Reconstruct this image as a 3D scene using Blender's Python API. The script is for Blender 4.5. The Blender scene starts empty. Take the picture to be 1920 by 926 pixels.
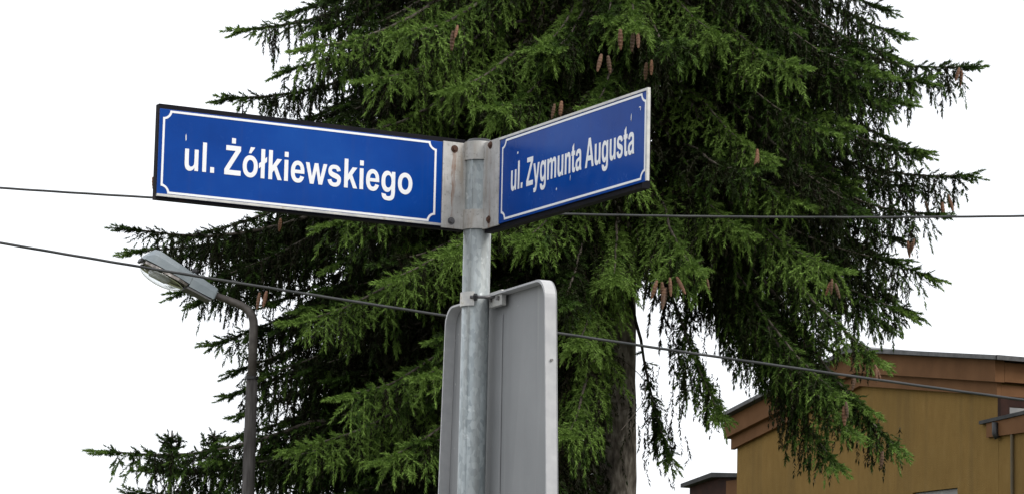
import bpy, bmesh, math, random
import numpy as np
from mathutils import Vector, Matrix

# ------------------------------------------------------------------ camera, sky, sun, exposure
SC = bpy.context.scene
COL = SC.collection
R_ = math.radians
F_PX, IMG_W, IMG_H = 6000.0, 1920.0, 926.0
PITCH, ROLL = R_(8.9), R_(1.26)
CAM = np.array([0.0, 0.0, 1.6])
fw = np.array([0, math.cos(PITCH), math.sin(PITCH)])
r0 = np.array([1.0, 0, 0]); u0 = np.array([0, -math.sin(PITCH), math.cos(PITCH)])
rt = r0 * math.cos(ROLL) + u0 * math.sin(ROLL)
up = u0 * math.cos(ROLL) - r0 * math.sin(ROLL)
cam_data = bpy.data.cameras.new('camera')
cam = bpy.data.objects.new('camera', cam_data); COL.objects.link(cam)
cam_data.sensor_width = 36.0; cam_data.sensor_fit = 'HORIZONTAL'
cam_data.lens = 36.0 * F_PX / IMG_W
cam_data.clip_start = 0.1; cam_data.clip_end = 5000
M4 = Matrix(((rt[0], up[0], -fw[0], CAM[0]), (rt[1], up[1], -fw[1], CAM[1]), (rt[2], up[2], -fw[2], CAM[2]), (0, 0, 0, 1)))
cam.matrix_world = M4
SC.camera = cam

SUN_AZ_VEC = Vector((0.86, -0.50, 0)).normalized()      # towards the sun, behind the camera to the right
SUN_EL = R_(38)
world = bpy.data.worlds.new('World'); SC.world = world; world.use_nodes = True
wn = world.node_tree; wn.nodes.clear()
w_out = wn.nodes.new('ShaderNodeOutputWorld'); w_bg = wn.nodes.new('ShaderNodeBackground')
w_sky = wn.nodes.new('ShaderNodeTexSky'); w_sky.sky_type = 'NISHITA'; w_sky.sun_disc = False
w_sky.sun_elevation = SUN_EL; w_sky.sun_rotation = math.atan2(SUN_AZ_VEC.x, SUN_AZ_VEC.y)
w_sky.dust_density = 4.0; w_sky.air_density = 1.0
w_mix = wn.nodes.new('ShaderNodeMix'); w_mix.data_type = 'RGBA'; w_mix.inputs[0].default_value = 0.88
w_noise = wn.nodes.new('ShaderNodeTexNoise'); w_noise.inputs['Scale'].default_value = 2.2; w_noise.inputs['Detail'].default_value = 5
w_ramp = wn.nodes.new('ShaderNodeValToRGB')             # the closed cloud cover, a little lighter and darker from place to place
w_ramp.color_ramp.elements[0].position = 0.3; w_ramp.color_ramp.elements[0].color = (11.2, 11.5, 12.0, 1)
w_ramp.color_ramp.elements[1].position = 0.7; w_ramp.color_ramp.elements[1].color = (13.8, 14.0, 14.3, 1)
wn.links.new(w_noise.outputs['Fac'], w_ramp.inputs['Fac'])
wn.links.new(w_sky.outputs['Color'], w_mix.inputs[6]); wn.links.new(w_ramp.outputs['Color'], w_mix.inputs[7])
wn.links.new(w_mix.outputs[2], w_bg.inputs['Color']); w_bg.inputs['Strength'].default_value = 0.10
wn.links.new(w_bg.outputs['Background'], w_out.inputs['Surface'])

sun_data = bpy.data.lights.new('sun', 'SUN'); sun_data.energy = 1.5; sun_data.angle = R_(25); sun_data.color = (1.0, 0.97, 0.92)
sun = bpy.data.objects.new('sun', sun_data); COL.objects.link(sun)
to_sun = SUN_AZ_VEC * math.cos(SUN_EL) + Vector((0, 0, math.sin(SUN_EL)))
sun.rotation_euler = to_sun.to_track_quat('Z', 'Y').to_euler()
SC.view_settings.view_transform = 'Standard'; SC.view_settings.look = 'None'
SC.view_settings.exposure = 0.2; SC.view_settings.gamma = 1.0; SC.view_settings.use_curve_mapping = False

def ray(px, py): return fw + rt * (px - 960) / F_PX + up * (463 - py) / F_PX
def at(px, py, Y):
    d = ray(px, py); return CAM + d * (Y / d[1])
def proj(p):
    d = np.asarray(p, float) - CAM; w = d @ fw
    return 960 + F_PX * (d @ rt) / w, 463 - F_PX * (d @ up) / w

# ------------------------------------------------------------------ helpers
def tag(o, label=None, cat=None, group=None, kind=None):
    if label: o['label'] = label
    if cat: o['category'] = cat
    if group: o['group'] = group
    if kind: o['kind'] = kind
    return o
def empty(name, loc=(0, 0, 0), rz=0):
    o = bpy.data.objects.new(name, None); COL.objects.link(o)
    o.location = loc; o.rotation_euler = (0, 0, rz); o.empty_display_size = 0.1
    return o
def link_mesh(name, me, mat, parent=None):
    o = bpy.data.objects.new(name, me); COL.objects.link(o)
    if mat is not None and len(me.materials) == 0: me.materials.append(mat)
    if parent is not None: o.parent = parent
    return o
def obj(name, bm, mat, parent=None, smooth=False, bevel=0):
    if bevel:
        bmesh.ops.bevel(bm, geom=[e for e in bm.edges], offset=bevel, segments=2, affect='EDGES', profile=0.6)
    bmesh.ops.recalc_face_normals(bm, faces=bm.faces)
    me = bpy.data.meshes.new(name); bm.to_mesh(me); bm.free()
    if smooth:
        for p in me.polygons: p.use_smooth = True
    return link_mesh(name, me, mat, parent)
def box(bm, x0, x1, y0, y1, z0, z1, M=None):
    vs = [bm.verts.new((x, y, z)) for x in (x0, x1) for y in (y0, y1) for z in (z0, z1)]
    for f in ((0, 1, 3, 2), (4, 6, 7, 5), (0, 4, 5, 1), (2, 3, 7, 6), (0, 2, 6, 4), (1, 5, 7, 3)):
        bm.faces.new([vs[i] for i in f])
    if M is not None:
        for v in vs: v.co = M @ v.co
    return vs
def prism(bm, poly, y0, y1, M=None):
    """poly in (x, z), extruded along y"""
    a = [bm.verts.new((x, y0, z)) for x, z in poly]; b = [bm.verts.new((x, y1, z)) for x, z in poly]
    n = len(poly)
    bm.faces.new(a); bm.faces.new(list(reversed(b)))
    for i in range(n): bm.faces.new((a[i], b[i], b[(i + 1) % n], a[(i + 1) % n]))
    if M is not None:
        for v in a + b: v.co = M @ v.co
def tube(bm, pts, rad, n=12, caps=True):
    pts = [Vector(p) for p in pts]
    rad = rad if hasattr(rad, '__len__') else [rad] * len(pts)
    rings = []; ref = None
    for i, p in enumerate(pts):
        t = (pts[min(i + 1, len(pts) - 1)] - pts[max(i - 1, 0)]).normalized()
        if ref is None: ref = t.orthogonal().normalized()
        ref = (ref - t * ref.dot(t)).normalized(); b = t.cross(ref)
        rings.append([bm.verts.new(p + (ref * math.cos(2 * math.pi * k / n) + b * math.sin(2 * math.pi * k / n)) * rad[i]) for k in range(n)])
    for i in range(len(rings) - 1):
        for k in range(n):
            bm.faces.new((rings[i][k], rings[i][(k + 1) % n], rings[i + 1][(k + 1) % n], rings[i + 1][k]))
    if caps: bm.faces.new(list(reversed(rings[0]))); bm.faces.new(rings[-1])
    return rings
def fast_mesh(name, V, Fc, tint=None, k=3):
    """mesh from numpy arrays; Fc (n,k)"""
    me = bpy.data.meshes.new(name)
    me.vertices.add(len(V)); me.vertices.foreach_set('co', np.asarray(V, np.float32).ravel())
    n = len(Fc)
    me.loops.add(n * k); me.loops.foreach_set('vertex_index', np.asarray(Fc, np.int32).ravel())
    me.polygons.add(n); me.polygons.foreach_set('loop_start', np.arange(0, n * k, k, dtype=np.int32))
    if tint is not None:
        a = me.attributes.new('tint', 'FLOAT', 'FACE'); a.data.foreach_set('value', np.asarray(tint, np.float32))
    me.update(calc_edges=True)
    return me

# ------------------------------------------------------------------ materials
def new_mat(name):
    m = bpy.data.materials.new(name); m.use_nodes = True
    nt = m.node_tree; b = nt.nodes['Principled BSDF']
    return m, nt, b
def ramp(nt, stops):
    r = nt.nodes.new('ShaderNodeValToRGB'); e = r.color_ramp.elements
    while len(e) < len(stops): e.new(0.5)
    for i, (p, c) in enumerate(stops): e[i].position = p; e[i].color = (*c, 1)
    return r
def coords(nt, scale=(1, 1, 1), kind='Object'):
    tc = nt.nodes.new('ShaderNodeTexCoord'); mp = nt.nodes.new('ShaderNodeMapping'); mp.inputs['Scale'].default_value = scale
    nt.links.new(tc.outputs[kind], mp.inputs['Vector']); return mp.outputs['Vector']
def noise(nt, vec, scale, detail=4, rough=0.55):
    n = nt.nodes.new('ShaderNodeTexNoise'); n.inputs['Scale'].default_value = scale; n.inputs['Detail'].default_value = detail
    n.inputs['Roughness'].default_value = rough; nt.links.new(vec, n.inputs['Vector']); return n.outputs['Fac']
def mixc(nt, fac, a, b, mode='MIX'):
    m = nt.nodes.new('ShaderNodeMix'); m.data_type = 'RGBA'; m.blend_type = mode
    for s, v in ((m.inputs[0], fac), (m.inputs[6], a), (m.inputs[7], b)):
        if isinstance(v, (int, float)): s.default_value = v
        elif isinstance(v, tuple): s.default_value = (*v, 1)
        else: nt.links.new(v, s)
    return m.outputs[2]
def bump(nt, b, h, strength, dist):
    n = nt.nodes.new('ShaderNodeBump'); n.inputs['Strength'].default_value = strength; n.inputs['Distance'].default_value = dist
    nt.links.new(h, n.inputs['Height']); nt.links.new(n.outputs['Normal'], b.inputs['Normal'])
def simple(name, stops, scale=(1, 1, 1), ns=8, rough=0.6, metallic=0.0, bmp=None, detail=5, spec=0.5):
    m, nt, b = new_mat(name)
    v = coords(nt, scale); f = noise(nt, v, ns, detail)
    r = ramp(nt, stops); nt.links.new(f, r.inputs['Fac']); nt.links.new(r.outputs['Color'], b.inputs['Base Color'])
    b.inputs['Roughness'].default_value = rough; b.inputs['Metallic'].default_value = metallic
    b.inputs['Specular IOR Level'].default_value = spec
    if bmp: bump(nt, b, f, *bmp)
    return m
MAT = {}
def enamel():
    m, nt, b = new_mat('blue_enamel')
    v = coords(nt); f = noise(nt, v, 5, 7)
    r = ramp(nt, [(0.3, (0.003, 0.042, 0.235)), (0.5, (0.004, 0.053, 0.285)), (0.72, (0.008, 0.072, 0.33))]); nt.links.new(f, r.inputs['Fac'])
    v2 = coords(nt, (60, 60, 3)); f2 = noise(nt, v2, 1.0, 3)           # faint streaks of grime run down by rain
    r2 = ramp(nt, [(0.55, (0, 0, 0)), (0.85, (0.35, 0.35, 0.35))]); nt.links.new(f2, r2.inputs['Fac'])
    c = mixc(nt, r2.outputs['Color'], r.outputs['Color'], (0.03, 0.06, 0.22))
    nt.links.new(c, b.inputs['Base Color'])
    rr = ramp(nt, [(0.35, (0.16,) * 3), (0.7, (0.3,) * 3)]); nt.links.new(noise(nt, v, 30, 4), rr.inputs['Fac']); nt.links.new(rr.outputs['Color'], b.inputs['Roughness'])
    b.inputs['Specular IOR Level'].default_value = 0.07
    return m
MAT['blue'] = enamel()
MAT['white'] = simple('white_vinyl', [(0.3, (0.79, 0.80, 0.81)), (0.7, (0.85, 0.85, 0.85))], ns=30, rough=0.45)
MAT['frame_dark'] = simple('dark_steel', [(0.35, (0.006, 0.006, 0.009)), (0.62, (0.012, 0.011, 0.014)), (0.8, (0.05, 0.018, 0.009))], ns=14, rough=0.7, spec=0.1)
MAT['trim'] = simple('aluminium_trim', [(0.3, (0.40, 0.40, 0.40)), (0.6, (0.55, 0.54, 0.5)), (0.75, (0.33, 0.27, 0.18))], scale=(1, 1, 1), ns=40, rough=0.45, metallic=0.3)
MAT['steel_bolt'] = simple('bolt_steel', [(0.3, (0.10, 0.10, 0.11)), (0.7, (0.22, 0.21, 0.2))], ns=60, rough=0.4, metallic=0.7)
MAT['rust_bolt'] = simple('rusty_bolt', [(0.3, (0.035, 0.016, 0.010)), (0.7, (0.10, 0.04, 0.02))], ns=150, rough=0.85)
def galvanised():
    m, nt, b = new_mat('galvanised_steel')
    v = coords(nt, (1, 1, 0.5))
    vo = nt.nodes.new('ShaderNodeTexVoronoi'); vo.inputs['Scale'].default_value = 150; nt.links.new(v, vo.inputs['Vector'])
    bw = nt.nodes.new('ShaderNodeSeparateColor'); nt.links.new(vo.outputs['Color'], bw.inputs['Color'])
    r = ramp(nt, [(0.0, (0.27, 0.305, 0.315)), (1.0, (0.41, 0.45, 0.46))]); nt.links.new(bw.outputs[0], r.inputs['Fac'])
    st = noise(nt, coords(nt, (26, 26, 1.3)), 1.6, 6); rs = ramp(nt, [(0.42, (0, 0, 0)), (0.72, (0.8,) * 3)]); nt.links.new(st, rs.inputs['Fac'])
    c = mixc(nt, rs.outputs['Color'], r.outputs['Color'], (0.24, 0.24, 0.22))
    sp = noise(nt, coords(nt), 38, 3); r3 = ramp(nt, [(0.66, (0, 0, 0)), (0.72, (0.7,) * 3)]); nt.links.new(sp, r3.inputs['Fac'])
    c = mixc(nt, r3.outputs['Color'], c, (0.6, 0.63, 0.63))
    nt.links.new(c, b.inputs['Base Color'])
    rr = ramp(nt, [(0.0, (0.42,) * 3), (1.0, (0.62,) * 3)]); nt.links.new(bw.outputs[1], rr.inputs['Fac']); nt.links.new(rr.outputs['Color'], b.inputs['Roughness'])
    b.inputs['Metallic'].default_value = 0.35
    bump(nt, b, sp, 0.25, 0.002)
    return m
MAT['galv'] = galvanised()
def bracket_mat():
    m, nt, b = new_mat('weathered_bracket')
    v = coords(nt); f = noise(nt, v, 22, 6)
    r = ramp(nt, [(0.3, (0.34, 0.33, 0.31)), (0.55, (0.47, 0.46, 0.44)), (0.75, (0.58, 0.57, 0.55))]); nt.links.new(f, r.inputs['Fac'])
    s = noise(nt, coords(nt, (34, 34, 7)), 1.0, 5); rs = ramp(nt, [(0.5, (0, 0, 0)), (0.78, (0.75,) * 3)]); nt.links.new(s, rs.inputs['Fac'])
    c = mixc(nt, rs.outputs['Color'], r.outputs['Color'], (0.22, 0.15, 0.08))
    sp = noise(nt, v, 160, 2); r3 = ramp(nt, [(0.6, (0, 0, 0)), (0.7, (0.5,) * 3)]); nt.links.new(sp, r3.inputs['Fac'])
    c = mixc(nt, r3.outputs['Color'], c, (0.2, 0.19, 0.17))
    sx = nt.nodes.new('ShaderNodeSeparateXYZ'); nt.links.new(coords(nt), sx.inputs[0])
    wob = nt.nodes.new('ShaderNodeMath'); wob.operation = 'MULTIPLY_ADD'; wob.inputs[1].default_value = 0.012; nt.links.new(noise(nt, coords(nt), 45, 3), wob.inputs[0]); nt.links.new(sx.outputs[0], wob.inputs[2])
    ab = nt.nodes.new('ShaderNodeMath'); ab.operation = 'COMPARE'; ab.inputs[1].default_value = 0.037; ab.inputs[2].default_value = 0.0045; nt.links.new(wob.outputs[0], ab.inputs[0])
    rn = ramp(nt, [(0.42, (0, 0, 0)), (0.62, (0.8,) * 3)]); nt.links.new(noise(nt, coords(nt, (60, 60, 14)), 1.0, 3), rn.inputs['Fac'])
    mu = nt.nodes.new('ShaderNodeMath'); mu.operation = 'MULTIPLY'; nt.links.new(ab.outputs[0], mu.inputs[0]); nt.links.new(rn.outputs['Color'], mu.inputs[1])
    c = mixc(nt, mu.outputs[0], c, (0.20, 0.085, 0.03))
    nt.links.new(c, b.inputs['Base Color']); b.inputs['Roughness'].default_value = 0.6; b.inputs['Metallic'].default_value = 0.15
    return m
MAT['bracket'] = bracket_mat()
def panel_mat():
    m, nt, b = new_mat('grey_sign_back')
    v = coords(nt); f = noise(nt, v, 5, 6)
    r = ramp(nt, [(0.3, (0.225, 0.230, 0.235)), (0.7, (0.270, 0.275, 0.280))]); nt.links.new(f, r.inputs['Fac'])
    s = noise(nt, coords(nt, (40, 40, 1.2)), 1.0, 4); rs = ramp(nt, [(0.60, (0, 0, 0)), (0.70, (0.55,) * 3)]); nt.links.new(s, rs.inputs['Fac'])
    c = mixc(nt, rs.outputs['Color'], r.outputs['Color'], (0.36, 0.36, 0.35))
    sp = noise(nt, v, 55, 2); r3 = ramp(nt, [(0.74, (0, 0, 0)), (0.77, (0.6,) * 3)]); nt.links.new(sp, r3.inputs['Fac'])
    c = mixc(nt, r3.outputs['Color'], c, (0.5, 0.5, 0.48))
    dk = noise(nt, coords(nt, (22, 22, 0.8)), 1.0, 6); rd = ramp(nt, [(0.55, (0, 0, 0)), (0.85, (0.4,) * 3)]); nt.links.new(dk, rd.inputs['Fac'])
    c = mixc(nt, rd.outputs['Color'], c, (0.17, 0.17, 0.17))
    nt.links.new(c, b.inputs['Base Color']); b.inputs['Roughness'].default_value = 0.5
    return m
MAT['panel'] = panel_mat()
MAT['panel_rim'] = simple('sign_rim', [(0.3, (0.40, 0.40, 0.41)), (0.7, (0.50, 0.50, 0.50))], ns=30, rough=0.5)
MAT['wire'] = simple('cable_sheath', [(0.3, (0.018, 0.020, 0.022)), (0.7, (0.06, 0.06, 0.06))], ns=6, rough=0.65)
MAT['bark'] = simple('spruce_bark', [(0.30, (0.04, 0.033, 0.028)), (0.5, (0.14, 0.12, 0.10)), (0.72, (0.32, 0.285, 0.25))], scale=(1, 1, 0.35), ns=22, rough=0.95, bmp=(0.8, 0.02), detail=8, spec=0.1)
MAT['limb'] = simple('limb_bark', [(0.3, (0.035, 0.028, 0.023)), (0.7, (0.14, 0.12, 0.10))], ns=14, rough=0.95, spec=0.1)
def foliage_mat(name, stops, trans=0.25):
    m, nt, b = new_mat(name)
    a = nt.nodes.new('ShaderNodeAttribute'); a.attribute_name = 'tint'
    r = ramp(nt, stops); nt.links.new(a.outputs['Fac'], r.inputs['Fac']); nt.links.new(r.outputs['Color'], b.inputs['Base Color'])
    b.inputs['Roughness'].default_value = 0.6; b.inputs['Specular IOR Level'].default_value = 0.14
    t = nt.nodes.new('ShaderNodeBsdfTranslucent'); nt.links.new(r.outputs['Color'], t.inputs['Color'])
    mx = nt.nodes.new('ShaderNodeMixShader'); mx.inputs['Fac'].default_value = trans
    nt.links.new(b.outputs[0], mx.inputs[1]); nt.links.new(t.outputs[0], mx.inputs[2])
    nt.links.new(mx.outputs[0], nt.nodes['Material Output'].inputs['Surface'])
    return m
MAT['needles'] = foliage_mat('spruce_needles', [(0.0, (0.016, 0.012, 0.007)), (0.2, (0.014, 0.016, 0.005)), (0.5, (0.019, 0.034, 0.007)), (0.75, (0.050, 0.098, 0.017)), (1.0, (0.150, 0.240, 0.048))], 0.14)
MAT['cone'] = simple('cone_scales', [(0.3, (0.08, 0.038, 0.020)), (0.7, (0.19, 0.10, 0.056))], ns=40, rough=0.7)
_n = MAT['cone'].node_tree; _b = _n.nodes['Principled BSDF']; _i = _n.nodes.new('ShaderNodeObjectInfo')
_r = ramp(_n, [(0.0, (0.45, 0.5, 0.45)), (0.5, (0.9, 0.85, 0.8)), (1.0, (1.25, 1.1, 1.0))]); _n.links.new(_i.outputs['Random'], _r.inputs['Fac'])
_src = _b.inputs['Base Color'].links[0].from_socket; _n.links.new(mixc(_n, 1.0, _src, _r.outputs['Color'], 'MULTIPLY'), _b.inputs['Base Color'])
def plaster():
    m, nt, b = new_mat('ochre_plaster')
    f = noise(nt, coords(nt, (1, 1, 0.3)), 9, 8, 0.7)
    r = ramp(nt, [(0.3, (0.185, 0.108, 0.031)), (0.55, (0.220, 0.134, 0.040)), (0.75, (0.245, 0.155, 0.054))]); nt.links.new(f, r.inputs['Fac'])
    g = noise(nt, coords(nt), 0.6, 4); rg = ramp(nt, [(0.4, (0, 0, 0)), (0.7, (0.5,) * 3)]); nt.links.new(g, rg.inputs['Fac'])
    c = mixc(nt, rg.outputs['Color'], r.outputs['Color'], (0.15, 0.095, 0.028))
    s = noise(nt, coords(nt, (3.2, 3.2, 0.07)), 1.3, 5); rs = ramp(nt, [(0.52, (0, 0, 0)), (0.84, (0.5,) * 3)]); nt.links.new(s, rs.inputs['Fac'])
    c = mixc(nt, rs.outputs['Color'], c, (0.09, 0.062, 0.027))
    nt.links.new(c, b.inputs['Base Color']); b.inputs['Roughness'].default_value = 0.95; b.inputs['Specular IOR Level'].default_value = 0.2
    bump(nt, b, noise(nt, coords(nt), 60, 4), 0.5, 0.01)
    return m
MAT['plaster'] = plaster()
MAT['cornice'] = simple('brown_cornice', [(0.3, (0.120, 0.056, 0.023)), (0.7, (0.165, 0.080, 0.035))], scale=(1, 1, 1), ns=3, rough=0.85, spec=0.2)
MAT['cornice_dark'] = simple('dark_brown_boards', [(0.3, (0.020, 0.010, 0.008)), (0.7, (0.045, 0.019, 0.013))], ns=5, rough=0.85, spec=0.2)
MAT['roof'] = simple('dark_roofing_felt', [(0.3, (0.020, 0.021, 0.022)), (0.7, (0.055, 0.055, 0.056))], ns=5, rough=0.85)
MAT['roof_edge'] = simple('zinc_flashing', [(0.3, (0.035, 0.035, 0.036)), (0.7, (0.10, 0.10, 0.10))], ns=9, rough=0.45, metallic=0.5)
MAT['frame_grey'] = simple('grey_window_frame', [(0.3, (0.17, 0.17, 0.17)), (0.7, (0.26, 0.26, 0.25))], ns=6, rough=0.6)
def glass_mat(name, col, rough, trans):
    m, nt, b = new_mat(name)
    f = noise(nt, coords(nt), 12, 3); rr = ramp(nt, [(0.3, (rough,) * 3), (0.7, (rough + 0.06,) * 3)]); nt.links.new(f, rr.inputs['Fac']); nt.links.new(rr.outputs['Color'], b.inputs['Roughness'])
    b.inputs['Base Color'].default_value = (*col, 1); b.inputs['Transmission Weight'].default_value = trans; b.inputs['IOR'].default_value = 1.45
    return m
MAT['pane'] = glass_mat('window_pane', (0.02, 0.022, 0.025), 0.05, 0.0)
MAT['bowl'] = glass_mat('lamp_bowl', (0.96, 0.97, 0.97), 0.02, 1.0)
MAT['lamp_grey'] = simple('lamp_housing_paint', [(0.3, (0.24, 0.28, 0.31)), (0.7, (0.32, 0.36, 0.39))], ns=9, rough=0.5)
MAT['lamp_under'] = simple('lamp_underside', [(0.3, (0.10, 0.10, 0.11)), (0.7, (0.17, 0.16, 0.16))], ns=20, rough=0.6)
MAT['reflector'] = simple('lamp_reflector', [(0.35, (0.10, 0.085, 0.08)), (0.6, (0.32, 0.29, 0.27)), (0.7, (0.6, 0.58, 0.55))], ns=26, rough=0.3, metallic=0.6)
MAT['concrete'] = simple('pole_concrete', [(0.3, (0.032, 0.028, 0.026)), (0.7, (0.10, 0.092, 0.088))], scale=(1, 1, 0.12), ns=30, rough=0.9, bmp=(0.3, 0.004), spec=0.2)
MAT['arm_steel'] = simple('arm_steel', [(0.3, (0.06, 0.05, 0.045)), (0.7, (0.12, 0.105, 0.095))], ns=18, rough=0.6, metallic=0.3)
MAT['black'] = simple('black_plastic', [(0.3, (0.010, 0.010, 0.011)), (0.7, (0.02, 0.02, 0.021))], ns=20, rough=0.5)
MAT['ground'] = simple('ground_grass', [(0.3, (0.045, 0.060, 0.022)), (0.55, (0.085, 0.090, 0.045)), (0.75, (0.17, 0.155, 0.12))], ns=0.5, rough=0.95, spec=0.1)
MAT['asphalt'] = simple('pavement_concrete', [(0.3, (0.15, 0.148, 0.14)), (0.7, (0.24, 0.235, 0.225))], ns=3, rough=0.9, spec=0.2)

# ------------------------------------------------------------------ the ground
bm = bmesh.new()
bmesh.ops.create_circle(bm, cap_ends=True, segments=64, radius=900)
g = obj('ground', bm, MAT['ground']); tag(g, kind='structure')
bm = bmesh.new(); box(bm, -40, 40, 5.4, 8.6, -0.05, 0.12)
g = obj('pavement', bm, MAT['asphalt']); tag(g, kind='structure')
bm = bmesh.new(); box(bm, -40, 40, -4.0, 5.35, -0.05, 0.006)
g = obj('road', bm, simple('road_asphalt', [(0.3, (0.04, 0.04, 0.042)), (0.7, (0.075, 0.075, 0.075))], ns=4, rough=0.85)); tag(g, kind='structure')

# ------------------------------------------------------------------ the house on the right
TH = R_(65); HD = np.array([math.cos(TH), -math.sin(TH), 0])
hc = at(1872, 750, 42.0)
house = empty('yellow_house', (hc[0], hc[1], 0), -TH)
tag(house, 'ochre plastered house with brown stepped cornice and low dark gabled roof', 'house')
W_, DEP = 7.05, 9.5
XR, ZR, ZE0, ZE1 = -3.4, 7.30, 6.86, 6.66         # ridge x, ridge z, roof height over right and left eave
def roofz(x): return ZR + (x - XR) * ((ZE0 - ZR) / (0 - XR) if x > XR else (ZR - ZE1) / (XR + W_ + 0.15))
dn = 0.52                                          # wall tops below the roof line
bm = bmesh.new()                                   # gable wall with a window opening, thickness 0.3
wx0, wx1, wz0, wz1 = -2.10, -0.98, 3.85, 5.19
topz = lambda x: roofz(x) - dn + 0.25
polys = [[(-W_, 0), (wx0, 0), (wx0, topz(wx0)), (XR, topz(XR)), (-W_, topz(-W_))],
         [(wx1, 0), (0, 0), (0, topz(0)), (wx1, topz(wx1))],
         [(wx0, 0), (wx1, 0), (wx1, wz0), (wx0, wz0)],
         [(wx0, wz1), (wx1, wz1), (wx1, topz(wx1)), (wx0, topz(wx0))]]
for p in polys: prism(bm, p, 0.0, 0.3)
bmesh.ops.remove_doubles(bm, verts=bm.verts, dist=0.0005)
obj('gable_wall', bm, MAT['plaster'], house)
bm = bmesh.new(); box(bm, -0.302, -0.002, 0.303, DEP, 0, topz(0) - 0.005); obj('eave_wall', bm, MAT['plaster'], house)
bm = bmesh.new(); box(bm, -W_ + 0.002, -W_ + 0.302, 0.303, DEP, 0, topz(-W_) - 0.005); obj('rear_wall', bm, MAT['plaster'], house)
bm = bmesh.new(); prism(bm, [(-W_ + .31, 0), (-.31, 0), (-.31, topz(-.31)), (XR, topz(XR)), (-W_ + .31, topz(-W_ + .31))], DEP - .3, DEP - .003); obj('far_gable_wall', bm, MAT['plaster'], house)
# roof: two slabs
rf = None
def roof_slab(x0, x1, name='roof_slope'):
    b_ = bmesh.new(); prism(b_, [(x0, roofz(x0) - 0.05), (x1, roofz(x1) - 0.05), (x1, roofz(x1)), (x0, roofz(x0))], -0.24, DEP + 0.3)
    return obj(name, b_, MAT['roof'], house)
XL, XRt = -W_ - 0.30, 0.30
s1 = roof_slab(XR + 0.001, XRt); s2 = roof_slab(XL, XR - 0.001)
for (x0, x1, pr) in ((XR + 0.01, XRt + 0.012, s1), (XL - 0.012, XR - 0.01, s2)):   # metal edge along the rake
    b_ = bmesh.new(); prism(b_, [(x0, roofz(x0) - 0.045), (x1, roofz(x1) - 0.045), (x1, roofz(x1) + 0.012), (x0, roofz(x0) + 0.012)], -0.268, -0.243)
    obj('edge_flashing', b_, MAT['roof_edge'], pr)
b_ = bmesh.new(); box(b_, XRt + 0.002, XRt + 0.032, -0.24, DEP + .3, roofz(XRt) - 0.05, roofz(XRt) + 0.012); obj('edge_flashing', b_, MAT['roof_edge'], s1)
b_ = bmesh.new(); prism(b_, [(XR - .35, roofz(XR - .35) + .004), (XR - .02, roofz(XR) + .05), (XR + .9, roofz(XR + .9) + .004)], -0.30, DEP); obj('ridge_cap', b_, MAT['roof_edge'], s1)
def rake_band(y0, y1, za, zb, mat, name, ext):
    """stepped cornice band following the rake, from za to zb below the roof line"""
    for x0, x1 in ((XR + 0.0005, ext), (-W_ - ext, XR - 0.0005)):
        b_ = bmesh.new(); prism(b_, [(x0, roofz(x0) - zb), (x1, roofz(x1) - zb), (x1, roofz(x1) - za), (x0, roofz(x0) - za)], y0, y1)
        obj(name, b_, mat, house)
rake_band(-0.15, -0.005, 0.052, 0.34, MAT['cornice'], 'cornice_band', 0.15)
rake_band(-0.07, -0.003, 0.342, 0.52, MAT['cornice'], 'cornice_band', 0.07)
for x0, x1, za, zb in ((0.004, 0.149, 0.052, 0.34), (0.003, 0.069, 0.342, 0.52)):
    b_ = bmesh.new(); box(b_, x0, x1, 0.0, DEP, ZE0 - zb - .01, ZE0 - za - .04); obj('cornice_band', b_, MAT['cornice'], house)
# window in the gable wall
win = empty('window'); win.parent = house
b_ = bmesh.new()
for a in ((wx0, wx1, wz1 - .07, wz1), (wx0, wx1, wz0, wz0 + .07), (wx0, wx0 + .07, wz0 + .07, wz1 - .07), (wx1 - .07, wx1, wz0 + .07, wz1 - .07), (-1.57, -1.51, wz0 + .07, wz1 - .07)):
    box(b_, a[0], a[1], 0.06, 0.13, a[2], a[3])
obj('frame', b_, MAT['frame_grey'], win)
b_ = bmesh.new(); box(b_, wx0 + .07, wx1 - .07, 0.09, 0.10, wz0 + .07, wz1 - .07); obj('pane', b_, MAT['pane'], win)
b_ = bmesh.new(); box(b_, wx0 + .01, wx1 - .01, 0.045, 0.055, wz0 + .55, wz1 - .01); obj('roller_blind', b_, MAT['frame_grey'], win)
b_ = bmesh.new(); box(b_, wx0 - .05, wx1 + .05, -0.06, 0.05, wz0 - .05, wz0 - .002); obj('sill', b_, MAT['roof_edge'], win)
# dark strip coloured as the shadowed corner gap; window strip of the eave side
b_ = bmesh.new(); box(b_, 0.0, 0.07, -0.012, 0.13, 6.06, ZE0 - 0.54); obj('shadow_gap_strip', b_, MAT['cornice_dark'], house)
b_ = bmesh.new(); box(b_, 0.0, 0.03, 0.14, 2.2, 6.20, ZE0 - 0.565); obj('fascia_board', b_, MAT['cornice_dark'], house)
w2 = empty('window'); w2.parent = house
b_ = bmesh.new(); box(b_, 0.0, 0.045, 0.14, 2.0, 6.09, 6.19); obj('frame', b_, MAT['frame_grey'], w2)
b_ = bmesh.new(); box(b_, 0.0, 0.02, 0.14, 2.0, 5.2, 6.085); obj('pane', b_, MAT['pane'], w2)
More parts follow.
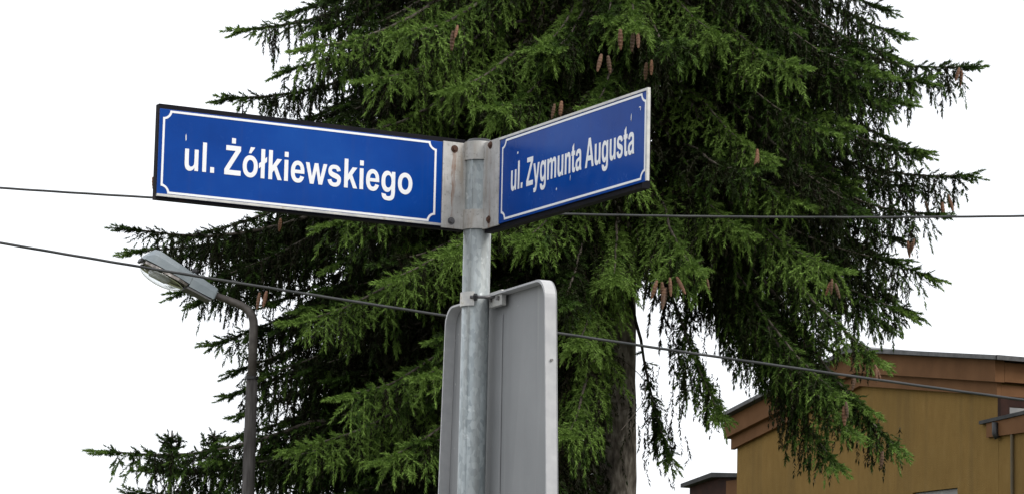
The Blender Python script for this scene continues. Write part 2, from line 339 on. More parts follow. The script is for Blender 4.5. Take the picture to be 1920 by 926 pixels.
# the porch in front of the eave wall: flush with the gable
b_ = bmesh.new(); box(b_, 0.004, 2.6, 0.001, 0.3, 0, 5.83); box(b_, 2.3, 2.6, 0.301, 2.6, 0, 5.83); obj('porch_wall', b_, MAT['plaster'], house)
por = bmesh.new(); prism(por, [(-0.36, 5.985), (3.0, 6.14), (3.0, 6.19), (-0.36, 6.03)], -0.07, 2.9); pr = obj('porch_roof', por, MAT['roof'], house)
b_ = bmesh.new(); prism(b_, [(-0.22, 5.80), (2.9, 5.80), (2.9, 6.13), (-0.22, 5.988)], -0.045, -0.004); obj('fascia_board', b_, MAT['cornice'], pr)
b_ = bmesh.new(); tube(b_, [(0.03, -0.075, 5.98), (0.03, -0.075, 5.83), (0.05, -0.05, 5.77)], 0.04, 10); obj('downpipe_elbow', b_, MAT['black'], pr, smooth=True)
b_ = bmesh.new(); tube(b_, [(0.36, -0.03, 5.795), (0.36, -0.03, 0.2)], 0.022, 10); obj('downpipe', b_, simple('old_pipe', [(0.3, (0.05, 0.038, 0.018)), (0.7, (0.09, 0.065, 0.028))], ns=4, rough=0.7), pr, smooth=True)
# lower wing on the far side
wing = empty('low_annex', (hc[0], hc[1], 0), -TH)
tag(wing, 'low dark brown annex with flat black roof beyond the ochre house', 'annex')
b_ = bmesh.new(); box(b_, -8.75, -7.08, 0.3, 5.0, 0, 5.60); obj('wall', b_, MAT['cornice_dark'], wing)
b_ = bmesh.new(); prism(b_, [(-8.95, 5.70), (-7.95, 5.80), (-7.06, 5.74), (-7.06, 5.80), (-7.95, 5.87), (-8.95, 5.76)], 0.05, 5.2); pr = obj('roof', b_, MAT['roof'], wing)
b_ = bmesh.new(); prism(b_, [(-8.85, 5.45), (-7.07, 5.45), (-7.07, 5.735), (-7.95, 5.795), (-8.85, 5.705)], 0.16, 0.296); obj('fascia_board', b_, MAT['cornice_dark'], wing)
b_ = bmesh.new(); box(b_, -7.62, -7.08, 0.13, 0.157, 4.9, 5.72); obj('gable_board', b_, MAT['cornice'], wing)

# ------------------------------------------------------------------ the sign post
AX = at(897, 350, 7.0); AX[2] = 0
PR = 0.0305
post = empty('sign_post', AX); tag(post, 'galvanised steel tube post carrying the two blue street name signs', 'sign post')
bm = bmesh.new(); tube(bm, [(0, 0, 0.1), (0, 0, 1.0), (0, 0, 2.0), (0, 0, 2.928)], PR, 40); t_ = obj('tube', bm, MAT['galv'], post, smooth=True)
bm = bmesh.new(); bmesh.ops.create_cone(bm, cap_ends=True, segments=40, radius1=PR * 0.995, radius2=PR * 0.8, depth=0.006, matrix=Matrix.Translation((0, 0, 2.9315))); obj('cap', bm, MAT['black'], post)
bm = bmesh.new(); box(bm, -PR - .0005, -PR + .004, -.002, .002, 0.12, 2.92, Matrix.Rotation(R_(62), 4, 'Z')); obj('weld_seam', bm, MAT['galv'], post)

# ---- lettering: hand drawn outlines of a bold grotesque, units of 1/2048 em
G = {
 'u': (1251, ['M846 0 L846 159 Q788 74 693 25 Q599 -24 494 -24 Q387 -24 302 23 Q217 70 179 155 Q141 240 141 390 L141 1062 L422 1062 L422 574 Q422 350 437 299 Q453 249 494 219 Q535 190 598 190 Q670 190 727 229 Q784 269 805 327 Q826 386 826 614 L826 1062 L1107 1062 L1107 0']),
 'l': (569, ['M147 0 L147 1466 L428 1466 L428 0']),
 '.': (569, ['M147 0 L147 281 L428 281 L428 0']),
 'Z': (1251, ['M20 0 L20 267 L789 1219 L107 1219 L107 1466 L1169 1466 L1169 1237 L367 247 L1200 247 L1200 0']),
 'o': (1251, ['M82 546 Q82 686 151 817 Q220 948 346 1017 Q473 1086 629 1086 Q870 1086 1024 929 Q1178 773 1178 534 Q1178 293 1022 134 Q867 -24 631 -24 Q485 -24 352 42 Q220 108 151 235 Q82 363 82 546', 'M370 531 Q370 373 445 289 Q520 205 630 205 Q740 205 814 289 Q889 373 889 533 Q889 689 814 773 Q740 857 630 857 Q520 857 445 773 Q370 689 370 531']),
 'lslash': (569, ['M147 0 L147 570 L0 475 L0 720 L147 815 L147 1466 L428 1466 L428 1000 L575 1095 L575 850 L428 755 L428 0']),
 'k': (1139, ['M137 0 L137 1466 L418 1466 L418 688 L747 1062 L1093 1062 L730 674 L1119 0 L816 0 L549 477 L418 340 L418 0']),
 'i': (569, ['M147 0 L147 1062 L428 1062 L428 0', 'M147 1206 L147 1466 L428 1466 L428 1206']),
 'e': (1139, ['M762 338 L1042 291 Q988 137 871 56 Q755 -24 580 -24 Q303 -24 170 157 Q65 302 65 523 Q65 787 203 936 Q341 1086 552 1086 Q789 1086 926 929 Q1063 773 1057 450 L353 450 Q356 325 421 255 Q486 186 583 186 Q649 186 694 222 Q739 258 762 338', 'M778 622 Q775 744 715 807 Q655 871 569 871 Q477 871 417 804 Q357 737 358 622']),
 'w': (1593, ['M339 0 L3 1062 L276 1062 L475 366 L658 1062 L929 1062 L1106 366 L1309 1062 L1586 1062 L1245 0 L975 0 L792 683 L612 0']),
 's': (1139, ['M48 303 L330 346 Q348 264 403 221 Q458 179 557 179 Q666 179 721 219 Q758 247 758 294 Q758 326 738 347 Q717 367 644 384 Q304 459 213 521 Q87 607 87 760 Q87 898 196 992 Q305 1086 534 1086 Q752 1086 858 1015 Q964 944 1004 805 L739 756 Q722 818 674 851 Q627 884 539 884 Q428 884 380 853 Q348 831 348 796 Q348 766 376 745 Q414 717 638 666 Q863 615 952 541 Q1040 466 1040 332 Q1040 186 918 81 Q796 -24 557 -24 Q340 -24 213 64 Q87 152 48 303']),
 'g': (1251, ['M121 -70 L442 -109 Q450 -165 479 -186 Q519 -216 605 -216 Q715 -216 770 -183 Q807 -161 826 -112 Q839 -77 839 17 L839 172 Q713 0 521 0 Q307 0 182 181 Q84 324 84 537 Q84 804 212 945 Q341 1086 532 1086 Q729 1086 857 913 L857 1062 L1120 1062 L1120 109 Q1120 -79 1089 -172 Q1058 -265 1002 -318 Q946 -371 852 -401 Q759 -431 616 -431 Q346 -431 233 -338 Q120 -246 120 -104 Q120 -90 121 -70', 'M372 553 Q372 384 437 305 Q503 227 599 227 Q702 227 773 307 Q844 388 844 546 Q844 711 776 791 Q708 871 604 871 Q503 871 437 792 Q372 714 372 553']),
 'y': (1139, ['M14 1062 L313 1062 L567 308 L815 1062 L1106 1062 L731 40 L664 -145 Q627 -238 593 -287 Q560 -336 516 -366 Q473 -397 409 -414 Q346 -431 266 -431 Q185 -431 107 -414 L82 -194 Q148 -207 201 -207 Q299 -207 346 -149 Q393 -92 418 -3']),
 'm': (1821, ['M126 1062 L385 1062 L385 917 Q524 1086 716 1086 Q818 1086 893 1044 Q968 1002 1016 917 Q1086 1002 1167 1044 Q1248 1086 1340 1086 Q1457 1086 1538 1038 Q1619 991 1659 899 Q1688 831 1688 679 L1688 0 L1407 0 L1407 607 Q1407 765 1378 811 Q1339 871 1258 871 Q1199 871 1147 835 Q1095 799 1072 729 Q1049 660 1049 510 L1049 0 L768 0 L768 582 Q768 737 753 782 Q738 827 706 849 Q675 871 621 871 Q556 871 504 836 Q452 801 429 735 Q407 669 407 516 L407 0 L126 0']),
 't': (682, ['M634 1062 L634 838 L442 838 L442 410 Q442 280 447 258 Q453 237 472 223 Q492 209 520 209 Q559 209 633 236 L657 18 Q559 -24 435 -24 Q359 -24 298 1 Q237 27 208 67 Q180 108 169 177 Q160 226 160 375 L160 838 L31 838 L31 1062 L160 1062 L160 1273 L442 1437 L442 1062']),
 'a': (1139, ['M357 738 L102 784 Q145 938 250 1012 Q355 1086 562 1086 Q750 1086 842 1041 Q934 997 971 928 Q1009 860 1009 677 L1006 349 Q1006 209 1019 142 Q1033 76 1070 0 L792 0 Q781 28 765 83 Q758 108 755 116 Q683 46 601 11 Q519 -24 426 -24 Q262 -24 167 65 Q73 154 73 290 Q73 380 116 450 Q159 521 236 558 Q314 596 460 624 Q657 661 733 693 L733 721 Q733 802 693 836 Q653 871 542 871 Q467 871 425 841 Q383 812 357 738', 'M733 510 Q679 492 562 467 Q445 442 409 418 Q354 379 354 319 Q354 260 398 217 Q442 174 510 174 Q586 174 655 224 Q706 262 722 317 Q733 353 733 454']),
 'A': (1479, ['M1471 0 L1149 0 L1021 333 L435 333 L314 0 L0 0 L571 1466 L884 1466', 'M926 580 L724 1124 L526 580']),
}
G['n'] = (1251, [' '.join(('' if not tok[0].isalpha() else tok[0]) + (str(1251 - int(tok[1:] if tok[0].isalpha() else tok)) if i % 2 == 0 else str(1062 - int(tok))) for i, tok in enumerate(G['u'][1][0].split()))])
G['Zdot'] = (1251, G['Z'][1] + ['M500 1580 L500 1850 L785 1850 L785 1580'])
G['oacute'] = (1251, G['o'][1] + ['M490 1185 L625 1500 L945 1500 L670 1185'])
def contour(s):
    toks = s.split(); pts = []; i = 0
    while i < len(toks):
        c = toks[i][0]; n = {'M': 1, 'L': 1, 'Q': 2}[c]
        vals = [float(toks[i][1:])] + [float(x) for x in toks[i + 1:i + 2 * n]]
        if c in 'ML': pts.append((vals[0], vals[1]))
        else:
            a = pts[-1]
            for k in range(1, 6):
                t = k / 5
                pts.append(tuple((1 - t) ** 2 * a[j] + 2 * t * (1 - t) * vals[j] + t * t * vals[2 + j] for j in (0, 1)))
        i += 2 * n
    if abs(pts[0][0] - pts[-1][0]) + abs(pts[0][1] - pts[-1][1]) < 2: pts.pop()
    return pts
def fill_mesh(contours, depth):
    """filled 2-D outlines (x right, y up) with holes -> mesh, z from 0 to depth"""
    cu = bpy.data.curves.new('outline', 'CURVE'); cu.dimensions = '2D'; cu.fill_mode = 'BOTH'; cu.extrude = depth / 2
    for c in contours:
        sp = cu.splines.new('POLY'); sp.points.add(len(c) - 1)
        for p, (x, y) in zip(sp.points, c): p.co = (x, y, 0, 1)
        sp.use_cyclic_u = True
    o = bpy.data.objects.new('outline', cu); COL.objects.link(o)
    bpy.context.view_layer.update()
    me = bpy.data.meshes.new_from_object(o.evaluated_get(bpy.context.evaluated_depsgraph_get()))
    bpy.data.objects.remove(o); bpy.data.curves.remove(cu)
    for v in me.vertices: v.co.z += depth / 2
    me.materials.clear()
    return me
def text_contours(glyphs, x0, x1, base, cap):
    adv = 0; cs = []
    for g_ in glyphs:
        if g_ == ' ': adv += 569; continue
        for c in G[g_][1]: cs.append([(x + adv, y) for x, y in contour(c)])
        adv += G[g_][0]
    xs = [x for c in cs for x, _ in c]; a, b = min(xs), max(xs)
    return [[(x0 + (x - a) / (b - a) * (x1 - x0), base + y / 1466 * cap) for x, y in c] for c in cs]
def border_contours(x0, x1, z0, z1, w, r):
    def loop(d):
        pts = []; rr = r + (0 if d == 0 else 0.0)
        corners = ((x0, z0, 0, 90), (x1, z0, 90, 180), (x1, z1, 180, 270), (x0, z1, 270, 360))
        rad = r + d
        for cx, cz, a0, a1 in corners:
            # concave quarter round cut out of each corner, centred on the corner itself
            seq = []
            sx = 1 if cx == x0 else -1; sz = 1 if cz == z0 else -1
            for k in range(9):
                a = math.pi / 2 * k / 8
                px, pz = rad * math.cos(a), rad * math.sin(a)
                px, pz = max(px, d), max(pz, d)
                seq.append((cx + sx * px, cz + sz * pz))
            if (sx, sz) in ((1, 1), (-1, -1)): seq.reverse()
            pts += seq
        out = [pts[0]]
        for p in pts[1:]:
            if abs(p[0] - out[-1][0]) + abs(p[1] - out[-1][1]) > 1e-6: out.append(p)
        return out
    return [loop(0), loop(w)]

def street_sign(name, label, origin, ang, mirror, P):
    """local x runs along the plate away from the post, local y points out of the readable face is -y; z up"""
    root = empty(name, (origin[0], origin[1], 0), ang)
    tag(root, label, 'street sign', 'blue street name signs')
    f = P['face']                                    # sign of local y that faces the reader
    def Y(a, b): return (min(f * a, f * b), max(f * a, f * b))
    x0, x1, z0, z1 = P['plate']
    bm = bmesh.new(); box(bm, x0, x1, *Y(0.0, 0.003), z0, z1); pl = obj('plate', bm, MAT['blue'], root, bevel=0.0008)
    bm = bmesh.new(); fx0, fx1, fz0, fz1 = P['frame']
    yb = Y(-0.0015, -0.020)
    box(bm, fx0, fx1, *yb, fz1 - 0.02, fz1); box(bm, fx0, fx1, *yb, fz0, fz0 + 0.02)
    box(bm, fx1 - .02, fx1, *yb, fz0 + .0201, fz1 - .0201); box(bm, fx0, fx0 + .02, *yb, fz0 + .0201, fz1 - .0201)
    obj('backing_frame', bm, MAT['frame_dark'], root)
    bm = bmesh.new(); box(bm, fx0 + .021, fx1 - .021, *Y(-.008, -.011), fz0 + .021, fz1 - .021); obj('back_sheet', bm, MAT['panel'], root)
    def flat(nm, contours, off, par, mat):
        me = fill_mesh(contours, 0.0006); o = link_mesh(nm, me, mat, par)
        # outline (x,y) -> local (x, -/+off, z)
        for v in me.vertices:
            x, y, z = v.co; v.co = (x, f * (off + z), y)
        return o
    flat('border_line', border_contours(*P['border'], P['bw'], P['br']), 0.0032, pl, MAT['white'])
    tx0, tx1 = P['text_x']
    cs = text_contours(P['text'], 0, abs(tx1 - tx0), P['base'], P['cap'])
    cs = [[(tx0 + (x if tx1 > tx0 else -x), y) for x, y in c] for c in cs]
    flat('lettering', cs, 0.0032, pl, MAT['white'])
    for k, (cx, cz, w, h) in enumerate(P['chips']):
        a = [(cx - w, cz - h * .6), (cx + w * .3, cz - h), (cx + w, cz + h * .2), (cx + w * .2, cz + h), (cx - w * .6, cz + h * .5)]
        flat('paint_chip', [a], 0.0032, pl, MAT['white'])
    a, b, c, d = P['flange']
    bm = bmesh.new(); box(bm, a, b, *Y(0.0005, 0.0045), c, d); fl = obj('mounting_flange', bm, MAT['bracket'], root, bevel=0.0008)
    for (bx, bz, mt) in P['bolts']:
        bm = bmesh.new(); bmesh.ops.create_cone(bm, cap_ends=True, segments=14, radius1=0.0062, radius2=0.0045, depth=0.005, matrix=Matrix.Translation((bx, f * 0.007, bz)) @ Matrix.Rotation(R_(90) * f * -1, 4, 'X'))
        bmesh.ops.create_cone(bm, cap_ends=True, segments=14, radius1=0.0085, radius2=0.0085, depth=0.0012, matrix=Matrix.Translation((bx, f * 0.0051, bz)) @ Matrix.Rotation(R_(90), 4, 'X'))
        obj('bolt', bm, MAT[mt], fl)
    for (a, b, c, d) in P['trim']:
        bm = bmesh.new(); box(bm, a, b, *Y(-0.001, 0.0055), c, d); obj('edge_trim', bm, MAT['trim'], root)
    return root
# local x along plate; for the left sign the plate runs towards -x side of the picture, so its readable face is +y after rotation
aL = math.atan2(-math.sin(R_(27.5)), -math.cos(R_(27.5)))
aR = math.atan2(-math.sin(R_(62.5)), math.cos(R_(62.5)))
oL = (AX[0] - 0.030, AX[1] - 0.005); oR = (AX[0] + 0.015, AX[1] - 0.027)
left = street_sign('street_name_sign', 'blue enamel street sign reading ul. Żółkiewskiego, dark top edge', oL, aL, True, dict(
    face=1, plate=(0.0585, 0.728, 2.7340, 2.9225), frame=(0.0, 0.7285, 2.7285, 2.9335), border=(0.0735, 0.7205, 2.7410, 2.9200), bw=0.0047, br=0.0158,
    text=['u', 'l', '.', ' ', 'Zdot', 'oacute', 'lslash', 'k', 'i', 'e', 'w', 's', 'k', 'i', 'e', 'g', 'o'], text_x=(0.668, 0.131), base=2.796, cap=0.0635,
    chips=[(0.667, 2.866, 0.0012, 0.008), (0.30, 2.742, 0.002, 0.001)], flange=(-0.004, 0.058, 2.731, 2.9245), bolts=[(0.030, 2.909, 'rust_bolt'), (0.034, 2.747, 'steel_bolt')],
    trim=[(0.0585, 0.728, 2.7342, 2.7395)]))
right = street_sign('street_name_sign', 'blue enamel street sign reading ul. Zygmunta Augusta, pale top edge', oR, aR, False, dict(
    face=-1, plate=(0.0745, 0.724, 2.7315, 2.9195), frame=(0.0, 0.695, 2.7215, 2.9145), border=(0.0860, 0.7150, 2.7365, 2.9150), bw=0.0047, br=0.0160,
    text=['u', 'l', '.', ' ', 'Z', 'y', 'g', 'm', 'u', 'n', 't', 'a', ' ', 'A', 'u', 'g', 'u', 's', 't', 'a'], text_x=(0.131, 0.669), base=2.7955, cap=0.062,
    chips=[(0.16, 2.876, 0.003, 0.003), (0.69, 2.888, 0.004, 0.0012), (0.693, 2.884, 0.0008, 0.004), (0.34, 2.770, 0.002, 0.003), (0.40, 2.785, 0.0008, 0.006), (0.655, 2.872, 0.0012, 0.008)],
    flange=(-0.002, 0.0740, 2.729, 2.9235), bolts=[(0.031, 2.913, 'rust_bolt'), (0.031, 2.747, 'rust_bolt')],
    trim=[(0.0745, 0.7242, 2.9172, 2.9225), (0.7185, 0.7244, 2.7317, 2.9170)]))
for z0, z1 in ((2.886, 2.927), (2.731, 2.774)):      # bands of the bracket round the front of the post
    bm = bmesh.new(); rings = []
    for k in range(25):
        a = R_(176 + (312 - 176) * k / 24); c, s = math.cos(a), math.sin(a)
        rings.append([bm.verts.new((r * c, r * s, z)) for r, z in ((PR + .0006, z0), (PR + .0036, z0), (PR + .0036, z1), (PR + .0006, z1))])
    for i in range(24):
        for k in range(4): bm.faces.new((rings[i][k], rings[i][(k + 1) % 4], rings[i + 1][(k + 1) % 4], rings[i + 1][k]))
    bm.faces.new(rings[0]); bm.faces.new(rings[-1])
    o = obj('clamp_band', bm, MAT['bracket'], post)

# ------------------------------------------------------------------ the traffic sign seen from behind
tsign = empty('traffic_sign', AX, 0)
tag(tsign, 'grey back of a tall rounded traffic sign clamped to the post', 'traffic sign')
PA = R_(65); PDX, PDY = math.cos(PA), -math.sin(PA); PNX, PNY = -math.sin(PA), -math.cos(PA)      # along the panel, out of its back
PZ1, PZ0 = 2.585, 1.66
S0, S1 = -0.212, 0.346
def plate_pt(s, n, z):
    tw = R_(1.9 - 4.3 * (PZ1 - z) / 0.45 * 0.5) if z > 0 else 0
    k = 1.0
    a = PA + tw
    dx, dy, nx, ny = math.cos(a), -math.sin(a), -math.sin(a), -math.cos(a)
    return (dx * s - PNX * 0.040 + nx * n, dy * s - PNY * 0.040 + ny * n, z)
def rounded(s0, s1, z0, z1, r, n=8):
    pts = []
    for cx, cz, a0 in ((s1 - r, z1 - r, 0), (s0 + r, z1 - r, 90), (s0 + r, z0 + r, 180), (s1 - r, z0 + r, 270)):
        for k in range(n + 1):
            a = R_(a0 + 90 * k / n); pts.append((cx + r * math.cos(a), cz + r * math.sin(a)))
    return pts
def subdivide_loop(pts, step=0.1):
    out = []
    for i, p in enumerate(pts):
        q = pts[(i + 1) % len(pts)]; out.append(p)
        d = math.hypot(q[0] - p[0], q[1] - p[1]); m = int(d / step)
        for k in range(1, m): out.append((p[0] + (q[0] - p[0]) * k / m, p[1] + (q[1] - p[1]) * k / m))
    return out
outer = subdivide_loop(rounded(S0, S1, PZ0, PZ1, 0.042))
inner = [(s + (0.0045 if s < 0.05 else -0.0045) * min(1, abs(s - .05) / .2), z + (0.0045 if z < 2.1 else -0.0045) * min(1, abs(z - 2.1) / .3)) for s, z in outer]
bm = bmesh.new()
fr = [bm.verts.new(plate_pt(s, -0.002, z)) for s, z in outer]; bk = [bm.verts.new(plate_pt(s, 0.0, z)) for s, z in outer]
n_ = len(outer)
for i in range(n_): bm.faces.new((fr[i], fr[(i + 1) % n_], bk[(i + 1) % n_], bk[i]))
def cap(ring, n_off):
    # fill in rows so the slight twist of the sheet stays smooth
    f_ = bm.faces.new(ring); return f_
bmesh.ops.triangulate(bm, faces=[cap(fr, 0), cap(list(reversed(bk)), 0)])
obj('panel', bm, MAT['panel'], tsign)
bm = bmesh.new()
L4 = [[bm.verts.new(plate_pt(s, n, z)) for s, z in lp] for lp, n in ((outer, 0.0006), (outer, 0.0255), (inner, 0.0255), (inner, 0.0006))]
for j in range(4):
    A_, B_ = L4[j], L4[(j + 1) % 4]
    for i in range(n_): bm.faces.new((A_[i], A_[(i + 1) % n_], B_[(i + 1) % n_], B_[i]))
o = obj('rim', bm, MAT['panel_rim'], tsign)
def pbox(s0, s1, n0, n1, z0, z1, name, mat, bevel=0.0):
    bm = bmesh.new(); vs = box(bm, s0, s1, n0, n1, z0, z1)
    for v in vs: v.co = plate_pt(*v.co)
    return obj(name, bm, mat, tsign, bevel=bevel)
pbox(0.035, 0.066, 0.001, 0.0024, PZ0 + .01, PZ1 - 0.045, 'stiffening_rail', MAT['panel'], 0.001)
pbox(0.030, 0.098, 0.008, 0.020, 2.556, 2.590, 'rail_bracket', MAT['trim'], 0.0015)
for s in (0.045, 0.084): pbox(s - .004, s + .004, 0.0205, 0.026, 2.568, 2.577, 'bolt', MAT['steel_bolt'], 0.001)
bm = bmesh.new(); rings = []                          # strap round the front of the post
for k in range(25):
    a = R_(150 + (265 - 150) * k / 24); c, s = math.cos(a), math.sin(a)
    rings.append([bm.verts.new((r * c, r * s, z)) for r, z in ((PR + .0006, 2.560), (PR + .0040, 2.560), (PR + .0040, 2.591), (PR + .0006, 2.591))])
for i in range(24):
    for k in range(4): bm.faces.new((rings[i][k], rings[i][(k + 1) % 4], rings[i + 1][(k + 1) % 4], rings[i + 1][k]))
bm.faces.new(rings[0]); bm.faces.new(rings[-1])
obj('post_clamp', bm, MAT['trim'], tsign)
bm = bmesh.new(); tube(bm, [(-0.012, -0.0365, 2.578), (0.045, -0.046, 2.5775)], 0.0036, 12); obj('clamp_bolt', bm, MAT['steel_bolt'], tsign, smooth=True)
bm = bmesh.new(); tube(bm, [(-0.004, -0.0372, 2.578), (0.0035, -0.0385, 2.578)], 0.0078, 6); obj('nut', bm, MAT['black'], tsign)
bm = bmesh.new(); tube(bm, [plate_pt(S1 - .002, 0.012, 2.41), plate_pt(S1 + .004, 0.012, 2.41)], 0.003, 8); obj('rivet', bm, MAT['steel_bolt'], tsign)

# ------------------------------------------------------------------ street lamp
LY = 27.0
lp = at(472.5, 708, LY)
lamp = empty('street_lamp', (lp[0], lp[1], 0)); tag(lamp, 'grey street lamp with clear bowl on curved arm in front of spruce', 'street lamp')
def lrel(px, py, Y=LY): return Vector(at(px, py, Y)) - Vector((lp[0], lp[1], 0))
bm = bmesh.new(); tube(bm, [(0, 0, 0), (0, 0, lp[2] * .5), (0, 0, lp[2])], [0.076, 0.062, 0.048], 16); obj('pole', bm, MAT['concrete'], lamp, smooth=True)
bm = bmesh.new(); tube(bm, [(0, 0, lp[2] - .012), (0, 0, lp[2] + .012)], 0.056, 16); obj('collar', bm, MAT['black'], lamp)
hd_yaw = R_(180 + 22); 
rear = lrel(402, 553)
dirH = Vector((math.cos(hd_yaw) * math.cos(R_(23)), math.sin(hd_yaw) * math.cos(R_(23)), math.sin(R_(23)))).normalized()
arm_pts = [Vector((0, 0, lp[2] - .2)), Vector((0, 0, 5.02)), Vector((0, 0, 5.10))]
p0_, p3_ = Vector((0, 0, 5.10)), rear + dirH * 0.05
p1_, p2_ = Vector((0, 0, 5.30)), p3_ - dirH * 0.20
for k in range(1, 13):
    t = k / 12; arm_pts.append(p0_ * (1 - t) ** 3 + 3 * p1_ * t * (1 - t) ** 2 + 3 * p2_ * t * t * (1 - t) + p3_ * t ** 3)
bm = bmesh.new(); tube(bm, arm_pts, [0.038] * 3 + [0.038 - 0.010 * k / 12 for k in range(1, 13)], 14); obj('arm', bm, MAT['arm_steel'], lamp, smooth=True)
hx = dirH; hy = Vector((0, 0, 1)).cross(hx).normalized(); hz = hx.cross(hy)
HM = Matrix(((hx.x, hy.x, hz.x, rear.x), (hx.y, hy.y, hz.y, rear.y), (hx.z, hy.z, hz.z, rear.z), (0, 0, 0, 1)))
def loft(secs, name, mat, parent, bev=0.006):
    """secs: (x, half width bottom, half width top, z0, z1)"""
    b_ = bmesh.new(); rg = []
    for x, wb, wt, z0, z1 in secs:
        c = 0.018
        rg.append([b_.verts.new(HM @ Vector(p)) for p in ((x, -wb, z0), (x, wb, z0), (x, wb, z0 + (z1 - z0) * .55), (x, wt, z1 - c * .3), (x, wt * .6, z1), (x, -wt * .6, z1), (x, -wt, z1 - c * .3), (x, -wb, z0 + (z1 - z0) * .55))])
    for i in range(len(rg) - 1):
        for k in range(8): b_.faces.new((rg[i][k], rg[i][(k + 1) % 8], rg[i + 1][(k + 1) % 8], rg[i + 1][k]))
    b_.faces.new(rg[0]); b_.faces.new(rg[-1])
    return obj(name, b_, mat, parent)
hs = loft([(0.0, .062, .05, -.045, .05), (0.01, .070, .058, -.052, .056), (.12, .080, .066, -.055, .066), (.252, .090, .076, -.055, .078)], 'housing', MAT['lamp_grey'], lamp)
loft([(0.02, .066, .066, -.075, -.056), (.26, .088, .088, -.078, -.056)], 'under_tray', MAT['lamp_under'], hs)
cv = loft([(.256, .096, .090, -.035, .066), (.40, .116, .104, -.030, .082), (.60, .118, .100, -.026, .104), (.640, .112, .090, -.025, .098), (.690, .090, .066, -.02, .030)], 'canopy', MAT['lamp_grey'], lamp)
loft([(.27, .095, .095, -.062, -.037), (.36, .115, .115, -.062, -.032), (.58, .118, .118, -.06, -.030), (.675, .08, .08, -.052, -.026)], 'reflector', MAT['reflector'], cv)
bm = bmesh.new(); rg = []
for j in range(7):                                    # bulging clear bowl under the canopy
    v_ = math.pi / 2 * j / 6; ring = []
    for k in range(28):
        a = 2 * math.pi * k / 28
        ring.append(bm.verts.new(HM @ Vector((.478 + .212 * math.cos(a) * math.cos(v_ * .97), .116 * math.sin(a) * math.cos(v_ * .97), -.064 - .085 * math.sin(v_)))))
    rg.append(ring)
for j in range(6):
    for k in range(28): bm.faces.new((rg[j][k], rg[j][(k + 1) % 28], rg[j + 1][(k + 1) % 28], rg[j + 1][k]))
bm.faces.new(rg[-1])
bw = obj('bowl', bm, MAT['bowl'], lamp, smooth=True)
md = bw.modifiers.new('wall', 'SOLIDIFY'); md.thickness = 0.003
bm = bmesh.new(); tube(bm, [HM @ Vector((.40, 0, -.075)), HM @ Vector((.44, 0, -.08)), HM @ Vector((.58, 0, -.08)), HM @ Vector((.60, 0, -.078))], [.018, .034, .034, .012], 14); obj('bulb', bm, MAT['white'], lamp, smooth=True)
bm = bmesh.new(); box(bm, .69, .715, -.05, .05, -.05, -.015, HM); obj('latch', bm, MAT['black'], lamp, bevel=.004)
bm = bmesh.new(); tube(bm, [HM @ Vector((.235, 0, .075)), HM @ Vector((.235, 0, .115)), HM @ Vector((.235, 0, .128))], [.034, .034, .02], 16); obj('photocell', bm, MAT['black'], lamp, smooth=True)

# ------------------------------------------------------------------ overhead cables
def cable(label, pts, rad, Y0, dY, strands=(0, math.pi)):
    P = np.array([at(x, y, Y0) for x, y in pts]); q = np.polyfit(P[:, 0], P[:, 2], 2)
    xs = np.linspace(-13, 13, 160)
    b_ = bmesh.new()
    ctr = [Vector((x, Y0 + dY * x, 0)) for x in xs]
    two = []
    for i, x in enumerate(xs):
        # the fit is made at depth Y0; slide along the ray when the cable runs nearer or farther
        s = (Y0 + dY * x) / Y0
        two.append(Vector((x * s, Y0 + dY * x, 1.6 + (np.polyval(q, x) - 1.6) * s)))
    root = empty('overhead_cable', two[0]); tag(root, label, 'cable', 'overhead cables')
    # two strands twisted together
    fine = []
    N = 1400
    for i in range(N):
        f_ = i / (N - 1) * (len(two) - 1); k = min(int(f_), len(two) - 2); fine.append(two[k].lerp(two[k + 1], f_ - k))
    for ph in strands:
        b_ = bmesh.new(); pp = []
        for i, p in enumerate(fine):
            a = ph + i * 0.5
            pp.append(p + Vector((0, math.cos(a), math.sin(a))) * rad * (0.62 if len(strands) > 1 else 0.05) - two[0])
        tube(b_, pp, rad * (0.62 if len(strands) > 1 else 1.0), 6); obj('strand', b_, MAT['wire'], root, smooth=True)
cable('thin overhead cable passing behind both blue street signs', [(0, 352), (290, 372), (1050, 402), (1500, 406), (1920, 406)], 0.0066, 18.0, 0.02, (0,))
cable('thicker overhead cable sloping past the street lamp and grey sign back', [(0, 457), (400, 520), (840, 590), (1045, 627), (1500, 692), (1920, 748)], 0.0072, 16.5, 0.03, (0,))

